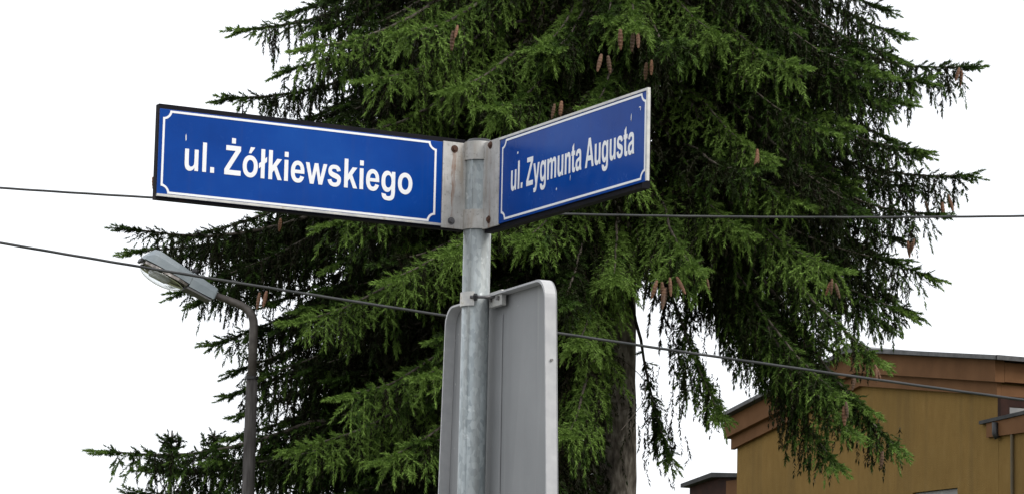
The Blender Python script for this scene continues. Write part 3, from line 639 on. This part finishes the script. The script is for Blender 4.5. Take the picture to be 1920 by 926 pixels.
#SPRUCE-BEGIN
# ------------------------------------------------------------------ the spruces
rng = np.random.default_rng(11)
def unit(v): return v / (np.linalg.norm(v, axis=-1, keepdims=True) + 1e-9)
DOWN = np.array([0, 0, -1.0])
class Foliage:
    def __init__(self): self.p, self.d, self.l, self.t, self.k, self.n = [], [], [], [], [], []; self.stems = []
    def add(self, p, d, l, t, k, n): self.p.append(p); self.d.append(d); self.l.append(l); self.t.append(t); self.k.append(np.full(len(p), k)); self.n.append(np.full(len(p), n))
    def branchlet(self, P, side, tint, q, spread=1.0, tw=0.14, shaft=True):
        """clothe a polyline with twigs; q = coarseness (1 fine)"""
        seg = np.diff(P, axis=0); sl = np.linalg.norm(seg, axis=1); L = sl.sum(); cum = np.concatenate([[0], np.cumsum(sl)])
        n = max(3, int(L / (0.053 * q)))
        u = (np.arange(n) + rng.random(n) * 0.6) / n
        s = u * L; i = np.clip(np.searchsorted(cum, s) - 1, 0, len(seg) - 1)
        pos = P[i] + seg[i] * ((s - cum[i]) / sl[i])[:, None]; tan = unit(seg[i])
        sg = np.where(np.arange(n) % 2 == 0, 1.0, -1.0)[:, None]
        sd = side - tan * (tan @ side)[:, None]; sd = unit(sd)
        d = tan * rng.uniform(0.55, 0.95, (n, 1)) + sd * sg * rng.uniform(0.5, 0.95, (n, 1)) * spread + DOWN * rng.uniform(0.0, 0.45, (n, 1)) + rng.normal(0, 0.12, (n, 3))
        env = np.clip(1.25 - u * 0.75, 0.35, 1) * np.clip(0.45 + u * 3.0, 0, 1)
        l = tw * env * rng.uniform(0.6, 1.25, n) * (0.8 + 0.2 * q)
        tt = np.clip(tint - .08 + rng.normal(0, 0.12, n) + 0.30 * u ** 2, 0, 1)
        self.add(pos, unit(d), l, tt, int(18 / q ** 0.6), 1.0 * q ** 0.45)
        if shaft:                                             # needles on the stem itself, and the leading shoot
            m = max(2, int(L / 0.10)); u2 = np.arange(m) / m; s2 = u2 * L; i2 = np.clip(np.searchsorted(cum, s2) - 1, 0, len(seg) - 1)
            pos2 = P[i2] + seg[i2] * ((s2 - cum[i2]) / sl[i2])[:, None]
            self.add(pos2, unit(seg[i2]), np.full(m, L / m * 1.05), np.clip(np.full(m, tint) + rng.normal(0, .06, m), 0, 1), int(12 / q ** 0.6), 0.9 * q ** 0.45)
            e = unit(P[-1] - P[-2])
            self.add(P[-1:], e[None], np.array([tw * rng.uniform(.6, 1.0)]), np.array([min(1, tint + .2)]), 18, 1.0)
        self.stems.append((P, 0.0028))
    def mesh(self, name):
        p = np.concatenate(self.p); d = np.concatenate(self.d); l = np.concatenate(self.l); t = np.concatenate(self.t); kk = np.concatenate(self.k); nn = np.concatenate(self.n)
        idx = np.repeat(np.arange(len(p)), kk); N = len(idx)
        st = np.concatenate([[0], np.cumsum(kk)[:-1]]); j = np.arange(N) - st[idx]
        f = (j + rng.random(N) * .5) / kk[idx]
        ang = j * 2.39996 + rng.random(N) * .8
        D = d[idx]; h = np.where(np.abs(D[:, 2:3]) > 0.9, np.array([[1.0, 0, 0]]), np.array([[0, 0, 1.0]]))
        a = unit(np.cross(D, h)); b = np.cross(D, a)
        rad = a * np.cos(ang)[:, None] + b * np.sin(ang)[:, None]
        base = p[idx] + D * (l[idx] * f)[:, None]
        nl = 0.039 * nn[idx] * rng.uniform(.8, 1.2, N)
        nd = unit(rad * (0.85 - .45 * f)[:, None] + D * (0.55 + .45 * f)[:, None])
        w = unit(np.cross(nd, rad + D * .01 + rng.normal(0, .35, (N, 3)))) * (0.0070 * nn[idx])[:, None]
        V = np.empty((N, 3, 3)); V[:, 0] = base - w; V[:, 1] = base + w; V[:, 2] = base + nd * nl[:, None]
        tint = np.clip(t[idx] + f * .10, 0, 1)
        return fast_mesh(name, V.reshape(-1, 3), np.arange(N * 3).reshape(-1, 3), tint), N
    def stem_mesh(self, name):
        VV, FF, o = [], [], 0
        for P, r in self.stems:
            n = len(P); rr = np.linspace(r, r * .45, n)
            for k in range(3):
                a = k * 2.094; off = np.array([math.cos(a), math.sin(a), 0.3 * math.sin(a)])
                VV.append(P + off * rr[:, None])
            for i in range(n - 1):
                for k in range(3):
                    k2 = (k + 1) % 3
                    FF.append((o + k * n + i, o + k2 * n + i, o + k2 * n + i + 1, o + k * n + i + 1))
            o += 3 * n
        return fast_mesh(name, np.concatenate(VV), np.array(FF), None, 4)

def bough_line(base, tip, sag, n=14):
    """a limb that leaves the trunk, sags and lifts its tip"""
    t = np.linspace(0, 1, n)[:, None]
    L = np.linalg.norm(tip - base)
    P = base + (tip - base) * t
    P[:, 2:] = base[2] + (tip[2] - base[2]) * t ** (1.25 + 4 * sag) + L * .35 * sag * np.sin(np.pi * t) * (1 - t) - L * .03 * np.sin(np.pi * np.clip((t - .6) / .4, 0, 1))
    wob = np.cumsum(rng.normal(0, 0.012, (n, 3)), axis=0) * (np.sin(np.pi * t))
    return P + wob
def clothe(fo, P, q=1.0, tint=0.5, bare=0.22, width=0.62, hang=0.5, dens=1.0):
    seg = np.diff(P, axis=0); sl = np.linalg.norm(seg, axis=1); L = sl.sum(); cum = np.concatenate([[0], np.cumsum(sl)])
    axis = unit((P[-1] - P[0]) * np.array([1, 1, 0]))
    lat = np.array([-axis[1], axis[0], 0.0])
    def point(s):
        i = min(max(np.searchsorted(cum, s) - 1, 0), len(seg) - 1)
        return P[i] + seg[i] * ((s - cum[i]) / sl[i]), unit(seg[i])
    s = bare * L; sd = 1
    tt = tint + rng.normal(0, 0.10); sz = rng.uniform(.78, 1.22)
    while s < L * 0.985:
        u = s / L; p, tan = point(s)
        sd = -sd
        ln = width * (0.30 + 0.70 * (1 - u) ** 0.8) * min(1, 0.5 + (u - bare) * 3.0) * rng.uniform(0.55, 1.15) * min(1, L / 1.6)
        fwd = rng.uniform(0.5, 1.1); m = 7
        d0 = unit(tan * fwd + lat * sd * rng.uniform(.7, 1.1) + np.array([0, 0, rng.uniform(-.25, .12)]))
        g = rng.uniform(1.2, 3.0) * (0.5 + hang)
        pts = [p]; d = d0
        for k in range(m - 1):
            d = unit(d + DOWN * g * (0.10 + 0.10 * k / m)); 
            if k > m - 4: d = unit(d + d0 * 0.12)
            pts.append(pts[-1] + d * ln / (m - 1))
        fo.branchlet(np.array(pts), unit(np.cross(d0, DOWN) + 1e-3), tt - .06 + 0.16 * u + 0.07 * rng.normal(), q, tw=.145 * sz)
        if rng.random() < hang * (1.25 if u < 0.9 else .5):             # pendulous branchlets below the limb
            hl = rng.uniform(0.22, 0.80) * min(1.0, L / 2.2) * (1.0 - 0.65 * max(0, u - .5) / .5); m = 6
            dx = rng.normal(0, 0.22, 3); dx[2] = 0
            pts = [p + lat * rng.normal(0, .05)]; d = unit(DOWN + dx * 1.6)
            for k in range(m - 1):
                d = unit(d + DOWN * .5 + rng.normal(0, .07, 3)); pts.append(pts[-1] + d * hl / (m - 1))
            a = rng.uniform(0, 6.28)
            fo.branchlet(np.array(pts), np.array([math.cos(a), math.sin(a), 0.05]), tt - 0.20, q * 1.25, spread=.6, tw=0.10)
        s += rng.uniform(0.075, 0.125) * q ** .7 / dens
    ns = int(L * 0.62 / (0.026 if P[-1, 0] < -.8 else .034) / q)                      # a curtain of old dark branchlets hanging from the middle of the limb
    if ns > 4:
        ss = rng.uniform(max(.22, bare * .8), .95, ns) * L
        for j in range(3):
            pos = np.array([point(v)[0] for v in ss]) if j == 0 else pos + dd_ * ll[:, None]
            if j == 0: pos = pos + lat * rng.normal(0, .13, (ns, 1)); ll = rng.uniform(.09, .22, ns) * (1.1 - .5 * ss / L) * (0.6 + .5 * hang); tc = np.clip(rng.normal(.16, .09, ns), 0, .5)
            dd_ = unit(DOWN + rng.normal(0, .16, (ns, 3)))
            fo.add(pos, dd_, ll * 1.1, tc, max(5, int(10 / q ** .5)), 1.05 * q ** .4)
    # the end of the limb: a fan of fresh shoots
    e = unit(P[-1] - P[-2])
    for k in range(5):
        a = (k - 2) * 0.42
        d = unit(e * math.cos(a) + lat * math.sin(a) + np.array([0, 0, -0.05 + .1 * rng.normal()]))
        fo.branchlet(np.array([P[-1] - e * .04 * abs(k - 2), P[-1] + d * .07, P[-1] + d * (.17 - .025 * abs(k - 2))]), lat, min(.9, tt + .22), 1.0, tw=.075)
    i0 = int(len(P) * max(.1, bare * .8)); fo.branchlet(P[i0:], lat, tt, q, tw=.10)
    nt_ = int(L * (1 - bare) / (0.045 * q))              # short shoots that clothe the upper side of the limb
    if nt_ > 2:
        ss = rng.uniform(bare * .7, 1.0, nt_) * L; pt = [point(v) for v in ss]
        a = rng.uniform(-1.5, 1.5, nt_)[:, None]; tn = np.array([x[1] for x in pt])
        dd2 = unit(tn * rng.uniform(.6, 1.1, (nt_, 1)) + lat * np.sin(a) + np.array([0, 0, .55]) * np.cos(a))
        fo.add(np.array([x[0] for x in pt]), dd2, rng.uniform(.05, .13, nt_), np.clip(tt + rng.normal(.04, .13, nt_), 0, 1), int(16 / q ** .6), q ** .45)

TR = at(1153, 926, 28.0); TX, TY = TR[0], 28.0
spruce = empty('spruce_tree', (TX, TY, 0)); tag(spruce, 'tall dark green spruce with drooping boughs and cones behind the signs', 'tree')
ORG = np.array([TX, TY, 0.0])
H_TOP = 15.5
def trunk_r(z): return 0.215 * (1 - z / H_TOP) ** 0.85 + 0.012
bm = bmesh.new()
rings = []; NZ, NA = 90, 28
for i in range(NZ + 1):
    z = H_TOP * i / NZ; r = trunk_r(z) + 0.10 * math.exp(-z / .35)
    rings.append([bm.verts.new((math.cos(2 * math.pi * k / NA) * r * (1 + .05 * math.sin(5 * 2 * math.pi * k / NA + z * .8) + rng.normal(0, .022)), math.sin(2 * math.pi * k / NA) * r * (1 + rng.normal(0, .03)), z)) for k in range(NA)])
for i in range(NZ):
    for k in range(NA): bm.faces.new((rings[i][k], rings[i][(k + 1) % NA], rings[i + 1][(k + 1) % NA], rings[i + 1][k]))
bm.faces.new(rings[-1])
obj('trunk', bm, MAT['bark'], spruce, smooth=True)

boughs = []                                            # (polyline in world space, q, tint, bare, width, hang, dens)
def manual(px, py, Y, dz, sag=0.10, **kw):
    """a limb whose tip stands at depth Y; it leaves the trunk dz above the tip"""
    dz = dz * 1.0 + .45
    tip = at(px, py, Y); base = np.array([TX, TY, tip[2] + dz])
    boughs.append((bough_line(base, tip, sag), kw))
# left outline
for a in ((464, 55, 27.6, .3), (436, 184, 27.2, .3), (250, 430, 27.4, .0), (262, 470, 28.2, .3)):
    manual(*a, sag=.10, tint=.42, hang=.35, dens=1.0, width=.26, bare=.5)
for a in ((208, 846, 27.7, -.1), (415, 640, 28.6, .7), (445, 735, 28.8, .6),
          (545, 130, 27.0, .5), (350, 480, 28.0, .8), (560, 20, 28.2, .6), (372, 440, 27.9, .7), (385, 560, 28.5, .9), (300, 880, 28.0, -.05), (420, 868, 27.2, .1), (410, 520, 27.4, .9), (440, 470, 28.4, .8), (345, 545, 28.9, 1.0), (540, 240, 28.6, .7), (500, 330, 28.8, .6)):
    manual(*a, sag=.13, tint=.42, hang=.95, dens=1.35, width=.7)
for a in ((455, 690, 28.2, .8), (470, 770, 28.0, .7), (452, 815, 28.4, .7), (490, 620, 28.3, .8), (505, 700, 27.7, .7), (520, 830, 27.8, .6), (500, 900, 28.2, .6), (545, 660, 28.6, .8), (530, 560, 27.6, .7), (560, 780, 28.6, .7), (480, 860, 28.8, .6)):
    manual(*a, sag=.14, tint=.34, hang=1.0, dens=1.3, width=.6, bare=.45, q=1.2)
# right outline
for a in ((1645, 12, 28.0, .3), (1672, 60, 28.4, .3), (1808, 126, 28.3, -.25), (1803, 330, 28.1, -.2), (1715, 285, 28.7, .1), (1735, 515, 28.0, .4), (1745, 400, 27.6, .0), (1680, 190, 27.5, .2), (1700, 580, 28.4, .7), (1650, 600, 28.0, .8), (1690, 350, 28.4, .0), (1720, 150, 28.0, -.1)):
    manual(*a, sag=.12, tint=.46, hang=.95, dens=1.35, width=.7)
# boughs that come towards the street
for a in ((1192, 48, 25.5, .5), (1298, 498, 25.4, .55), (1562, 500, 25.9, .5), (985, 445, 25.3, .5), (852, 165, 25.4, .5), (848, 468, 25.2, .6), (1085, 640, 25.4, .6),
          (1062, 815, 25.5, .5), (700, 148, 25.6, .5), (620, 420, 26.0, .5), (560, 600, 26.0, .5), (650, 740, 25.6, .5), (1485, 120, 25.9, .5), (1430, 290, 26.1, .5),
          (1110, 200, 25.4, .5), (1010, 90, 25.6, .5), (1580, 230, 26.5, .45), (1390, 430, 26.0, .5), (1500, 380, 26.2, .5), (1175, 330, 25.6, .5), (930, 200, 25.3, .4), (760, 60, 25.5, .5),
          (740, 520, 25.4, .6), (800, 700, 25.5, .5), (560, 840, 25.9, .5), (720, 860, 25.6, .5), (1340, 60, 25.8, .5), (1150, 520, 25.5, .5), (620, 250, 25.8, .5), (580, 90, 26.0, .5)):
    manual(*a, sag=.12, tint=.90, hang=.55, dens=1.45, width=.72)  # bright tint paints these as the lit clumps of the crown
# the big drooping bough on the right that hangs in front of the house
for a in ((1640, 668, 26.3, 1.5, .02), (1675, 832, 26.2, 2.1, .0), (1560, 730, 26.1, 1.8, .0), (1345, 770, 26.6, 1.4, .0), (1252, 850, 27.3, 1.5, .0), (1440, 655, 26.6, 1.1, .02), (1590, 800, 26.0, 2.1, .0), (1620, 760, 26.4, 1.9, .0), (1560, 860, 26.2, 2.3, .0)):
    manual(*a[:4], sag=a[4], tint=.62, hang=.95, dens=1.4, bare=.5 if a[0] > 1500 else .6 if a[0] > 1300 else .72, width=.56 if a[0] > 1300 else .16)
# whorls
def reach(az):
    x, y = math.cos(az), math.sin(az)
    return 2.65 + (0.22 * -x if x < 0 else -0.1 * x) + (-0.1 * y)
z = 2.6
while z < H_TOP - .6:
    hi = z > 9.4
    nb = 6 if not hi else 4
    a0 = rng.uniform(0, 6.28)
    for k in range(nb):
        az = a0 + k * 6.283 / nb + rng.normal(0, .22)
        L = reach(az) * rng.uniform(.62, 1.04) * (1.0 if z < 8 else max(.12, (H_TOP - z) / (H_TOP - 8)))
        zb = z + rng.normal(0, .07)
        base = np.array([TX, TY, zb]); tip = base + np.array([math.cos(az) * L, math.sin(az) * L, -L * rng.uniform(.18, .52)])
        px, py = proj(tip); mx, my = proj(base + (tip - base) * .65)
        if px > 1110 and py > 560: continue             # the lower right side of the trunk is bare
        if mx > 1215 and my > 540: continue
        if 1235 < mx < 1420 and 20 < my < 150: continue  # a gap high on the right where a limb was lost
        back = math.sin(az) > .35
        q = 4.0 if hi else 2.1 if back else 1.2
        boughs.append((bough_line(base, tip, rng.uniform(.07, .15)), dict(q=q, tint=rng.uniform(.15, .45), hang=rng.uniform(.4, .8), dens=1.0)))  # low tint paints the shaded gaps between the bright front boughs
    z += .22 if not hi else .42
for k in range(40):                                    # the street lamp's side carries the thickest skirt
    z = rng.uniform(3.4, 9.0); az = rng.uniform(2.55, 4.45); L = rng.uniform(1.7, 2.85)
    base = np.array([TX, TY, z]); tip = base + np.array([math.cos(az) * L, math.sin(az) * L, -L * rng.uniform(.28, .6)])
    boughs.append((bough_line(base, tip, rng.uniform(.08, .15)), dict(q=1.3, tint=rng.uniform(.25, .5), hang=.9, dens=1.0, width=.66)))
for k in range(22):
    z = rng.uniform(5.9, 9.0); az = rng.uniform(-1.2, .5); L = rng.uniform(1.7, 2.6)
    base = np.array([TX, TY, z]); tip = base + np.array([math.cos(az) * L, math.sin(az) * L, -L * rng.uniform(.28, .6)])
    boughs.append((bough_line(base, tip, rng.uniform(.08, .15)), dict(q=1.2, tint=rng.uniform(.4, .62), hang=.9, dens=1.0, width=.66)))
for k in range(84):                                    # the dense hanging outside of the skirt
    z = rng.uniform(3.6, 9.3); az = math.pi + rng.normal(0, .5); L = rng.uniform(2.2, 2.85)
    base = np.array([TX, TY, z]); tip = base + np.array([math.cos(az) * L, math.sin(az) * L, -L * rng.uniform(.15, .42)])
    boughs.append((bough_line(base, tip, rng.uniform(.10, .18)), dict(q=1.45 if math.sin(az) < .2 else 2.0, tint=rng.uniform(.2, .48), hang=1.0, dens=1.2, width=.6, bare=.46)))  # dark tint puts shade into the skirt's colour
fo = Foliage()
# the limbs that face the street and stand inside the picture are parts of their own, the hidden rest is one mass of wood
rank = sorted(range(len(boughs)), key=lambda i: (boughs[i][1].get('q', 1.0) > 1.6) * 10 + (boughs[i][0][-1][2] > 8.9) * 5 + (boughs[i][0][-1][2] < 3.4) * 5 + boughs[i][0][-1][1] - TY)
own = set(rank[:270]); rest_bm = bmesh.new()
for i_, (P, kw) in enumerate(boughs):
    P = P - ORG; n = len(P)
    clothe(fo, P, **kw)
    L = np.linalg.norm(P[-1] - P[0]); r0_ = 0.009 + 0.0075 * L
    b_ = bmesh.new() if i_ in own else rest_bm
    tube(b_, P, [r0_ * (1 - .85 * i / (n - 1)) for i in range(n)], 6)
    if i_ in own: obj('branch', b_, MAT['limb'], spruce, smooth=True)
lw = obj('limb_wood', rest_bm, MAT['limb'], spruce, smooth=True); lw['kind'] = 'stuff'
print('boughs', len(boughs))
for k in range(40):                                    # bare dead twigs hanging and sticking out between the boughs
    z = rng.uniform(3.2, 8.6); az = rng.uniform(3.2, 4.75); L = rng.uniform(1.2, 2.2)
    d = np.array([math.cos(az), math.sin(az), rng.uniform(-.5, .3)]); p = np.array([0, 0, z]) + d * .12; pts = [p]
    for j in range(6): d = unit(d + rng.normal(0, .16, 3) + DOWN * .12); pts.append(pts[-1] + d * L / 6)
    fo.stems.append((np.array(pts), 0.007))
for k in range(9500):                                  # dead brown twigs inside the crown, coloured darker as its inner shade
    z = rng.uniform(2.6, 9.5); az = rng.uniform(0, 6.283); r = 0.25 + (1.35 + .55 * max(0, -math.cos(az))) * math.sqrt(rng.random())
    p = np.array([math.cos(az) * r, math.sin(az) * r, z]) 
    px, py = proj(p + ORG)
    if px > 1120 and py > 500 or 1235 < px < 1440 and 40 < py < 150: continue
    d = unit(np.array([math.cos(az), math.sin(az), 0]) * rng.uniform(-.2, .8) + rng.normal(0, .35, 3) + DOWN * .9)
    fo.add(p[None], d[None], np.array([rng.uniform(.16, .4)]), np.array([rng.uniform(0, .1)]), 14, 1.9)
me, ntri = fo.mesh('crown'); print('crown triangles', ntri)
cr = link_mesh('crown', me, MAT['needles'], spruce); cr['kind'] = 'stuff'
tw_ = link_mesh('twig_wood', fo.stem_mesh('twig_wood'), MAT['limb'], spruce); tw_['kind'] = 'stuff'
# cones
bm = bmesh.new(); rings = []
for i in range(13):
    u = i / 12; r = 0.0175 * (math.sin(math.pi * (0.10 + 0.86 * u)) ** .6) * (1.0 if i % 2 else .84)
    rings.append([bm.verts.new((math.cos(2 * math.pi * (k + .5 * (i % 2)) / 9) * r, math.sin(2 * math.pi * (k + .5 * (i % 2)) / 9) * r, -0.15 * u)) for k in range(9)])
for i in range(12):
    for k in range(9): bm.faces.new((rings[i][k], rings[i][(k + 1) % 9], rings[i + 1][(k + 1) % 9], rings[i + 1][k]))
bm.faces.new(rings[0]); bm.faces.new(rings[-1])
c0 = obj('cone', bm, MAT['cone'], spruce); first = True
def cone(px, py, Y):
    global first
    o = c0 if first else c0.copy()
    if not first: COL.objects.link(o)
    first = False
    o.parent = spruce; p = at(px, py, Y) - ORG
    o.location = p; o.rotation_euler = (rng.normal(0, .2), rng.normal(0, .2), rng.uniform(0, 6)); s = rng.uniform(.7, 1.15); o.scale = (s * rng.uniform(.9, 1.2), s * rng.uniform(.9, 1.2), s)
for c in ((1163, 55, 25.35), (1187, 60, 25.4), (1140, 105, 25.35), (858, 48, 25.3), (1040, 195, 25.2), (1053, 190, 25.25), (1420, 280, 25.9), (1232, 525, 25.2), (1241, 528, 25.2), (1256, 520, 25.25), (1246, 540, 25.15),
          (1560, 522, 25.6), (1566, 530, 25.6), (1702, 452, 27.4), (1709, 455, 27.4), (1603, 705, 25.8), (1640, 683, 26.1), (1586, 752, 25.8), (1655, 845, 25.9), (287, 332, 28.2), (1777, 365, 28.0), (1734, 378, 28.0), (1803, 132, 28.2),
          (526, 410, 25.9), (487, 548, 26.6), (1325, 520, 25.6), (1212, 118, 25.5)):
    cone(*c)
    if rng.random() < .55: cone(c[0] + rng.uniform(-14, 14), c[1] + rng.uniform(-6, 14), c[2] + rng.uniform(-.06, .06))

# two young spruces behind the lamp at the lower left
def young(px, py, Y, H, Rmax, label, nq):
    top = at(px, py, Y)
    root = empty('young_spruce', (top[0], Y, 0)); tag(root, label, 'tree', 'young spruces beside the lamp')
    b_ = bmesh.new(); zt = top[2]; tube(b_, [(0, 0, 0), (0.01, 0, zt * .5), (0, 0, zt - .6), (0, 0, zt - .22), (0.004, 0, zt)], [.07, .04, .016, .011, .007], 8); obj('trunk', b_, MAT['limb'], root, smooth=True)
    f2 = Foliage(); z = zt - .10
    while z > max(.6, zt - H):
        dd = zt - z; L = min(Rmax, .09 + max(0, dd - .16) * .62); nb = 5
        a0 = rng.uniform(0, 6.28)
        for k in range(nb):
            az = a0 + k * 6.283 / nb + rng.normal(0, .15); l = L * rng.uniform(.8, 1.1)
            base = np.array([0, 0, z]); tip = base + np.array([math.cos(az) * l, math.sin(az) * l, l * (.25 if dd < .6 else -.1)])
            P = bough_line(base, tip, .06, 8)
            if l < .3: f2.branchlet(P, unit(np.array([-math.sin(az), math.cos(az), 0])), .45, 1.0, tw=.06)
            else: clothe(f2, P, q=nq, tint=.45, bare=.12, width=.3, hang=.4)
            b2 = bmesh.new(); tube(b2, P, [.012 * (1 - .8 * i / 7) for i in range(8)], 5); obj('branch', b2, MAT['limb'], root, smooth=True)
        z -= .075 if dd < .4 else .2
    me, n = f2.mesh('crown'); cr = link_mesh('crown', me, MAT['needles'], root); cr['kind'] = 'stuff'
    print('young', n)
young(322, 806, 28.9, 2.6, 1.1, 'young spruce whose thin bare leader stands up left of the lamp', 1.6)
young(402, 806, 28.8, 2.6, .9, 'bushy young spruce top close beside the lamp pole', 1.6)
#SPRUCE-END
